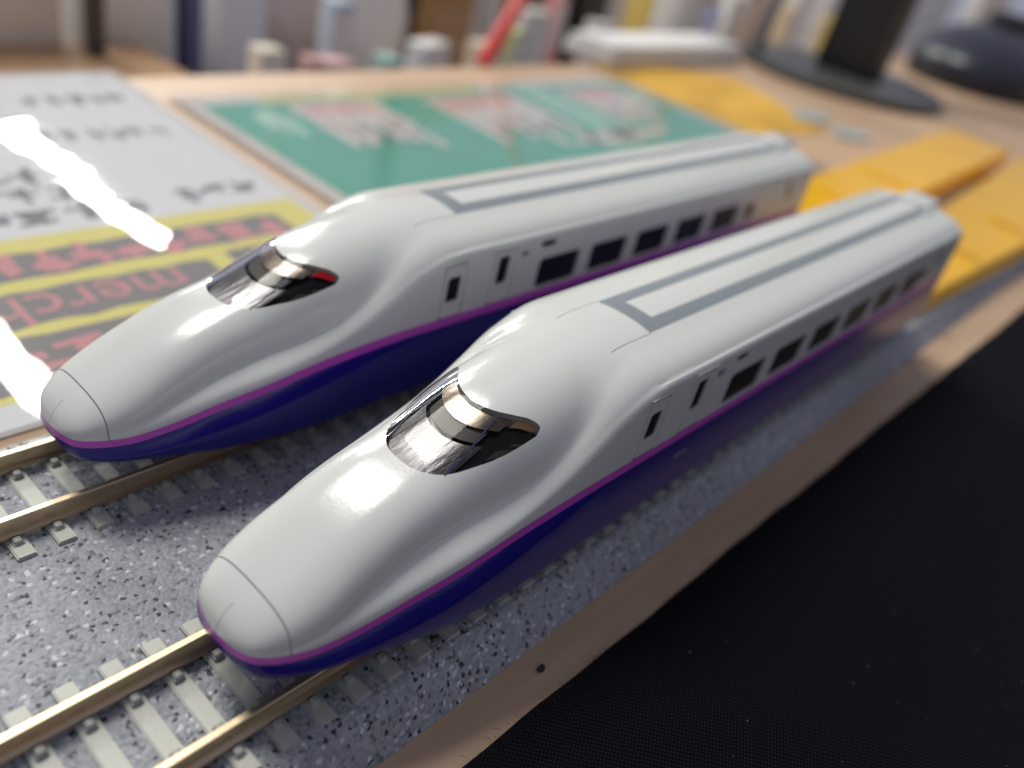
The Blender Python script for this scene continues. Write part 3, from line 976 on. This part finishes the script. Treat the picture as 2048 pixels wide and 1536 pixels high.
def words(name, txt, x, y, z, size, m, parent, off, offset=0.0, rot=math.pi):
    c = bpy.data.curves.new('t', 'FONT')
    c.body = txt; c.size = size; c.offset = offset; c.extrude = 0.01; c.resolution_u = 4
    o = bpy.data.objects.new('t', c); col.objects.link(o)
    dg = bpy.context.evaluated_depsgraph_get()
    me = bpy.data.meshes.new_from_object(o.evaluated_get(dg))
    bpy.data.objects.remove(o)
    me.materials.clear()
    me.transform(Matrix.Scale(S, 4) @ Matrix.Translation(Vector((x, y, z)) - Vector(off)) @ Matrix.Rotation(rot, 4, 'Z'))
    return link(name, me, m, parent)

def sleeve(x0, y0, x1, y1, z, parent, off, amp=0.15, m='sleeve'):
    nx, ny = 60, 60
    vs = []
    for i in range(nx):
        for j in range(ny):
            x = x0 + (x1 - x0) * i / (nx - 1); y = y0 + (y1 - y0) * j / (ny - 1)
            e = min(i, j, nx - 1 - i, ny - 1 - j) / 4
            vs.append(Vector((x, y, z + amp * min(1, e) * (0.5 + 0.3 * math.sin(x * .11 + y * .05) + .2 * math.sin(y * .17 - x * .06)))) - Vector(off))
    return link('clear_sleeve', mesh(vs, grid_faces(nx, ny, flip=True), smooth=True), MAT[m], parent)

# white notice, printed to be read from the far side of the table
off = (0, 110, TZ)
n1 = empty('printed_notice', 'white notice with a yellow band of red lettering, in a clear plastic sleeve', 'notice', off)
off = Vector(off)
PZ = TZ + 0.6
flat('paper_sheet', rect(-140, 49.5, 67, 179.0), PZ, MAT['paper'], n1, off, .25)
flat('card_backing', rect(-141, 49, 69.2, 180.2), PZ - .27, MAT['ink_pale'], n1, off, .2)
flat('yellow_band', rect(-138, 54.5, 66, 97.8), PZ + .03, MAT['ink_yellow'], n1, off, .02)
strokes('lettering', 39, 63, 161.5, 6.5, 5, PZ + .03, MAT['ink_grey'], n1, off, .15, 1)
strokes('lettering', 33, 62, 139.3, 6, 6, PZ + .03, MAT['ink_grey'], n1, off, .14, 2)
strokes('lettering', -20, 27, 121.8, 6.4, 7, PZ + .03, MAT['ink_grey'], n1, off, .16, 3)
strokes('lettering', -20, 30, 113.4, 6.2, 7, PZ + .03, MAT['ink_grey'], n1, off, .16, 4)
strokes('lettering', -20, 39, 104.0, 7.4, 7, PZ + .03, MAT['ink_grey'], n1, off, .17, 5)
strokes('lettering', 45, 63, 106, 6.4, 3, PZ + .03, MAT['ink_grey'], n1, off, .15, 6)
# bold outlined rows on the yellow band
rr = random.Random(3)
def outline_row(x0, x1, yc, h):
    pts = []
    n = 24
    for k in range(n + 1): pts.append((x0 + (x1 - x0) * k / n, yc - h / 2 + rr.uniform(-.5, .5)))
    for k in range(n, -1, -1): pts.append((x0 + (x1 - x0) * k / n, yc + h / 2 + rr.uniform(-.5, .5)))
    return flat('lettering_outline', pts, PZ + .06, MAT['ink_black'], n1, off, .02)
outline_row(-60, 58.5, 88.3, 8.2)
outline_row(-60, 36.5, 75.6, 9.6)
outline_row(40.5, 60, 77.5, 8.0)
outline_row(-60, 26.0, 62.3, 12.0)
strokes('lettering', -58, 57.5, 88.3, 6.2, 17, PZ + .1, MAT['ink_pink'], n1, off, .24, 8)
words('lettering', 'merchandise', 30.5, 79.3, PZ + .1, 12.2, MAT['ink_pink'], n1, off, 0.018)
words('lettering', 'the', 59.0, 80.6, PZ + .1, 10.0, MAT['ink_pink'], n1, off, 0.018)
strokes('lettering', -58, 24.5, 62.3, 9.0, 8, PZ + .1, MAT['ink_pink'], n1, off, .15, 9)
sleeve(-143, 48.2, 70.0, 181.0, PZ + .45, n1, off, .10)

# green poster
off = (165, 125, TZ)
n2 = empty('green_poster', 'teal green poster with pale and pink figures, in a clear sleeve behind the trains', 'poster', off)
off = Vector(off)
PZ = TZ + .5
flat('paper_sheet', rect(74.5, 62, 262, 158.5), PZ, MAT['ink_pale'], n2, off, .25)
flat('green_print', rect(78.5, 64, 259.5, 153.0), PZ + .03, MAT['ink_green'], n2, off, .02)
flat('cream_print', rect(97, 152.0, 178, 158.0), PZ + .06, MAT['ink_cream'], n2, off, .02)
def blob(cx_, cy_, rx, ry, sd, n=22, j=.22):
    r = random.Random(sd)
    return [(cx_ + rx * math.cos(2 * math.pi * k / n) * (1 + r.uniform(-j, j)), cy_ + ry * math.sin(2 * math.pi * k / n) * (1 + r.uniform(-j, j))) for k in range(n)]
def ragged(x0, x1, y0, y1, sd, teeth=6, dep=.45):
    """panel with a straight top and a ragged lower edge"""
    r = random.Random(sd)
    pts = [(x1, y1), (x0, y1)]
    for k in range(teeth):
        xa = x0 + (x1 - x0) * k / teeth; xb = x0 + (x1 - x0) * (k + .55) / teeth; d = (y1 - y0) * dep * r.random()
        pts += [(xa, y0 + d), (xb, y0 + d)]
        d2 = (y1 - y0) * (dep * .5 + .3 * r.random())
        pts += [(xb + .2, y0 + d2), (xa + (x1 - x0) / teeth - .2, y0 + d2)]
    pts.append((x1, y0 + (y1 - y0) * dep * .5))
    return pts
for k, (xa, xb, ya, yb) in enumerate(((101, 131, 108, 150), (149, 189, 101, 148.5), (214, 249, 106, 148))):
    flat('figure_print', ragged(xa, xb, ya, yb, 10 + k), PZ + .09, MAT['ink_pale'], n2, off, .02)
    flat('figure_print', ragged(xa + 3, xb - 4, yb - 14, yb - 1, 20 + k, 5), PZ + .12, MAT['ink_rose'], n2, off, .02)
    strokes('figure_print', xa + 3, xb - 3, (ya + yb) / 2 - 2, 17, 5, PZ + .12, MAT['ink_grey'], n2, off, .05, 30 + k)
flat('green_strip', rect(196, 104, 209, 150), PZ + .09, MAT['ink_mint'], n2, off, .02)
for k, (x_, y_, rx, ry) in enumerate(((120, 84, 20, 7), (158, 90, 13, 6), (236, 88, 16, 8), (92, 138, 5, 9))):
    flat('figure_print', blob(x_, y_, rx, ry, 60 + k), PZ + .09, MAT['ink_mint'], n2, off, .02)
flat('figure_print', blob(200, 106, 24, 5, 44), PZ + .09, MAT['ink_pale'], n2, off, .02)
sleeve(72.5, 60, 264.5, 160.5, PZ + .5, n2, off, .12, 'sleeve2')

off = (300, 130, TZ)
n3 = empty('orange_leaflet', 'orange yellow leaflet lying between the green poster and the black stand', 'leaflet', off)
off = Vector(off)
flat('paper_sheet', [(266, 92), (318, 86), (352, 150), (300, 175), (268, 172)], TZ + .5, MAT['orange'], n3, off, .3)
flat('clear_window', blob(332, 100, 14, 7, 5, j=.1), TZ + .9, MAT['clearbit'], n3, off, .2)
flat('clear_window', blob(329, 80, 12, 7, 6, j=.1), TZ + .9, MAT['clearbit'], n3, off, .2)

# ------------------------------------------------------------------ things on the table behind
def lathe(prof, n=48, sx=1.0, sy=1.0):
    vs = []
    for r, z in prof:
        for k in range(n):
            a = 2 * math.pi * k / n
            vs.append((r * math.cos(a) * sx, r * math.sin(a) * sy, z))
    fs = []
    for i in range(len(prof) - 1):
        for k in range(n):
            fs.append((i * n + k, i * n + (k + 1) % n, (i + 1) * n + (k + 1) % n, (i + 1) * n + k))
    fs.append(tuple(range(n))[::-1]); fs.append(tuple((len(prof) - 1) * n + k for k in range(n)))
    return vs, fs

st = empty('monitor_stand', 'black monitor stand with an oval foot and thick upright post', 'stand', (448, 138, TZ))
vs, fs = lathe([(52, 0), (54, 1.5), (54, 4.0), (52, 5.2), (30, 6.2), (2, 6.4)], 56, 1.0, 1.02)
link('foot', mesh(vs, fs, smooth=True, angle=40), MAT['blackg'], st)
bm = bmesh.new()
box_bm(bm, -13, 15, -19, 13, 5.5, 260, bevel=4, seg=3)
for v in bm.verts: v.co.x += (v.co.z - 6) * 0.10
link('post', bm_mesh(bm, smooth=True, angle=40), MAT['black'], st)

ms = empty('hand_scanner', 'dark navy rounded device at the far end of the table beside white papers', 'device', (640, 112, TZ))
vs, fs = lathe([(58, 0), (62, 6), (62, 14), (58, 20), (44, 30), (24, 36), (3, 37)], 48, 1.25, .78)
link('shell', mesh(vs, fs, smooth=True, angle=60), MAT['navy'], ms)
vs, fs = lathe([(16, 33), (16, 42), (12, 45), (2, 45.5)], 28)
link('knob', mesh(vs, fs, smooth=True, angle=50), MAT['black'], ms)
vs, fs = lathe([(63.5, 0), (63.5, 5.5), (62, 6.5)], 48, 1.25, .78)
link('base_rim', mesh(vs, fs, smooth=True, angle=50), MAT['black'], ms)

wb = empty('white_box', 'flat white box at the back edge of the table behind the orange leaflet', 'box', (330, 178, TZ))
link('tray', box(-56, 60, -10, 16, 0, 6, bevel=.8), MAT['white2'], wb)
link('lid', box(-54, 58, -8.5, 15, 6.05, 9, bevel=.8), MAT['white2'], wb)
gp = empty('grey_post', 'light grey upright post standing behind the flat white box', 'post', (395, 215, -130))
bm = bmesh.new()
box_bm(bm, -15, 15, -8, 8, 0, 330, bevel=3)
link('upright', bm_mesh(bm, smooth=True), MAT['lgrey'], gp)
link('foot_plate', box(-26, 26, -18, 18, .05, 3, bevel=1), MAT['lgrey'], gp)
tag(link('cable', tube_path([(408, 172, TZ + 1.6), (425, 178, 2), (452, 190, 14), (492, 205, 30), (540, 220, 52), (600, 235, 90)], 3.2), MAT['black']),
    'black cable rising from the back of the table beside the monitor stand', 'cable')
pp = empty('paper_stack', 'stack of white papers standing behind the dark navy device', 'papers', (810, 178, TZ))
for k in range(5):
    link('sheet', box(-40 + k * 3, 44 - k * 2, -8 + k * 3.2, -6 + k * 3.2, 0, 78 - k * 4, bevel=.4), MAT['white2'] if k != 2 else MAT['bluegrey'], pp)
tag(link('mustard_packet', box(560, 640, 182, 206, -130, 12, bevel=4), MAT['mustard']), 'mustard coloured packet behind the monitor stand', 'packet')

# ------------------------------------------------------------------ shelf of goods behind the table
tag(link('shelf', box(-300, 1500, 184, 720, -142, -130.05, bevel=1), MAT['brown']), 'low brown shelf behind the table', 'shelf', kind='structure')
tag(link('wall', box(-600, 2600, 720, 740, -400, 70), MAT['wall']), 'grey brown wall behind the shelf', 'wall', kind='structure')
bb = empty('wooden_bench', 'brown wooden box bench behind the white notice', 'bench', (0, 260, -130))
link('top_board', box(-260, 148, -52, 56, 82, 90, bevel=1), MAT['brown'], bb)
link('front_board', box(-256, 144, -48, -42, 0, 81.9, bevel=.6), MAT['brown'], bb)
link('back_board', box(-256, 144, 46, 52, 0, 81.9, bevel=.6), MAT['brown'], bb)

def goods(name, label, cat, x0, x1, y0, y1, z0, z1, m, bevel=2.0, rot=0, tilt=0, lid=None):
    t = empty(name, label, cat, ((x0 + x1) / 2, (y0 + y1) / 2, z0), 'goods on the shelf behind the table')
    hx, hy = (x1 - x0) / 2, (y1 - y0) / 2
    link('carton' if cat in ('box', 'carton') else 'packet_body', box(-hx, hx, -hy, hy, 0, z1 - z0, bevel=bevel, rot=rot, tilt=tilt), MAT[m], t)
    if lid:
        link('printed_label', box(-hx * .7, hx * .7, -hy - .6, -hy - .05, (z1 - z0) * lid[0], (z1 - z0) * lid[1], bevel=.2, rot=rot), MAT[lid[2]], t)
    return t

def sack(name, label, x, y, z0, rx, ry, h, m, seed):
    r = random.Random(seed)
    bm = bmesh.new()
    bmesh.ops.create_icosphere(bm, subdivisions=4, radius=1)
    for v in bm.verts:
        c = v.co.copy()
        k = 1 + .07 * math.sin(c.x * 5 + seed) * math.sin(c.z * 6) + .05 * math.sin(c.y * 9 + c.z * 7)
        zz = (c.z + 1) / 2
        nar = 1 - .35 * max(0, zz - .55) / .45
        v.co = Vector((c.x * rx * k * nar, c.y * ry * k * nar, zz * h))
    t = empty(name, label, 'bag', (x, y, z0), 'goods on the shelf behind the table')
    link('bag_body', bm_mesh(bm, smooth=True, angle=80), MAT[m], t)
    bm = bmesh.new(); cyl_bm(bm, (0, 0, h * .97), (0, 0, h * 1.08), rx * .12, rx * .2, 16)
    link('twisted_neck', bm_mesh(bm, smooth=True), MAT[m], t)
    return t

goods('beige_carton', 'wide beige carton on the wooden bench', 'carton', -60, 118, 318, 360, -130, 60, 'beige')
goods('black_stick', 'short dark upright beside the wide beige carton', 'stick', 119.5, 126, 300, 306, -40, 40, 'blackg', 1)
goods('blue_grey_carton', 'small blue grey carton with a pale front behind the wooden bench', 'carton', 128, 168, 322, 350, -130, 40, 'bluegrey', 2, 0, 0, (.5, .72, 'lgrey'))
goods('dark_blue_packet', 'narrow dark blue packet beside the pale blue carton', 'packet', 170, 181, 318, 345, -130, 40, 'darkblue')
goods('pale_blue_carton', 'tall pale blue carton beside the narrow dark blue packet', 'carton', 168, 190, 288, 304, -130, 40, 'bluegrey')
sack('printed_bag', 'printed multicoloured plastic bag beside the pale blue carton', 214, 312, -130, 22, 20, 200, 'bag2', 1)
sack('white_bag', 'bulging white plastic bag beside the black post', 258, 318, -130, 30, 24, 185, 'bag', 4)
tag(link('black_post', box(296, 305, 318, 327, -130, 120, bevel=1.5), MAT['black']), 'slim black post between the white bag and the brown carton', 'post')
goods('brown_carton', 'large brown cardboard carton behind the green poster', 'carton', 312, 412, 335, 400, -130, 80, 'carton', 2, .08, 0, (.3, .5, 'brown'))
goods('dark_packet', 'thin dark packet beside the large brown cardboard carton', 'packet', 414, 424, 340, 380, -130, 70, 'blackg')
goods('grey_packet', 'mottled grey packet behind the red strip', 'packet', 420, 500, 352, 392, -130, 60, 'greypack', 5, -.05, 0, (.45, .7, 'greenpack'))
goods('green_packet', 'small dull green packet in front of the mottled grey packet', 'packet', 410, 440, 322, 340, -130, -22, 'greenpack', 4)
tag(link('red_strip', box(-3.4, 3.4, -1.2, 1.2, -8, 92, bevel=.6), MAT['redstrap'], loc=(214, 181, -2)), 'red plastic strip leaning up from the back edge of the table', 'strip').rotation_euler = (math.radians(-14), math.radians(48), 0)
goods('black_carton', 'black upright carton behind the red strip', 'carton', 462, 496, 330, 348, -130, 30, 'black', 2)
goods('beige_box', 'small beige carton beside the black upright carton', 'carton', 500, 548, 335, 380, -130, 40, 'beige', 2)
goods('mustard_packet', 'mustard packet behind the flat white box', 'packet', 440, 462, 260, 280, -130, 16, 'mustard', 3)
goods('maroon_packet', 'maroon packet behind the grey post', 'packet', 610, 720, 330, 370, -130, 40, 'maroon', 4, .1, 0, (.6, .8, 'white2'))
goods('white_carton', 'pale carton behind the black cable', 'carton', 730, 830, 300, 350, -130, 60, 'lgrey', 3)
goods('grey_carton', 'grey carton far behind the monitor stand', 'carton', 850, 1010, 300, 360, -130, 70, 'greypack', 3)

# small clutter along the front of the shelf
clutter = [('red', (0.45, 0.10, 0.10), 168, 226, 8, -18), ('cream', (0.82, 0.76, 0.58), 152, 232, 10, -16), ('charcoal', (0.03, 0.03, 0.035), 268, 236, 6, 20),
           ('pink', (0.80, 0.42, 0.45), 181, 230, 13, -20), ('sky_blue', (0.42, 0.60, 0.80), 193, 246, 10, -2), ('snow_white', (0.88, 0.88, 0.88), 232, 232, 20, -14),
           ('teal', (0.06, 0.40, 0.38), 205, 226, 9, -18), ('tan', (0.62, 0.44, 0.26), 258, 224, 15, -12),
           ('lime', (0.55, 0.68, 0.14), 290, 238, 10, -10), ('ivory', (0.86, 0.83, 0.74), 318, 250, 18, -4), ('scarlet', (0.75, 0.10, 0.07), 350, 262, 9, 2),
           ('pale_grey', (0.68, 0.68, 0.70), 372, 246, 14, -8), ('olive', (0.24, 0.25, 0.08), 476, 262, 15, 4), ('cobalt', (0.06, 0.12, 0.50), 506, 256, 9, 0),
           ('chalk_white', (0.88, 0.87, 0.84), 548, 262, 22, 8), ('apricot', (0.80, 0.50, 0.24), 590, 246, 13, 6), ('silver', (0.62, 0.63, 0.66), 690, 262, 24, 12)]
for k, (cn, cc, x_, y_, w_, zt) in enumerate(clutter):
    cc = tuple(0.5 * c + 0.5 * g for c, g in zip(cc, (0.50, 0.46, 0.43)))
    MAT['clutter'] = mat(cn + '_packet_card', cc, rough=0.5, var=0.12, var_scale=60)
    t = empty('small_packet', 'small ' + cn.replace('_', ' ') + ' packet among the clutter on the shelf', 'packet', (x_, y_, -130), 'small packets along the shelf front')
    link('printed_panel', box(-w_ * .42, w_ * .42, -5.6, -5.05, 104, zt + 126, bevel=.1, rot=((k * 37) % 11 - 5) * .06), MAT['white2'] if k % 2 else MAT['greypack'], t)
    link('packet_body', box(-w_ / 2, w_ / 2, -5, 5, 0, zt + 130, bevel=.6, rot=((k * 37) % 11 - 5) * .06), MAT['clutter'], t)
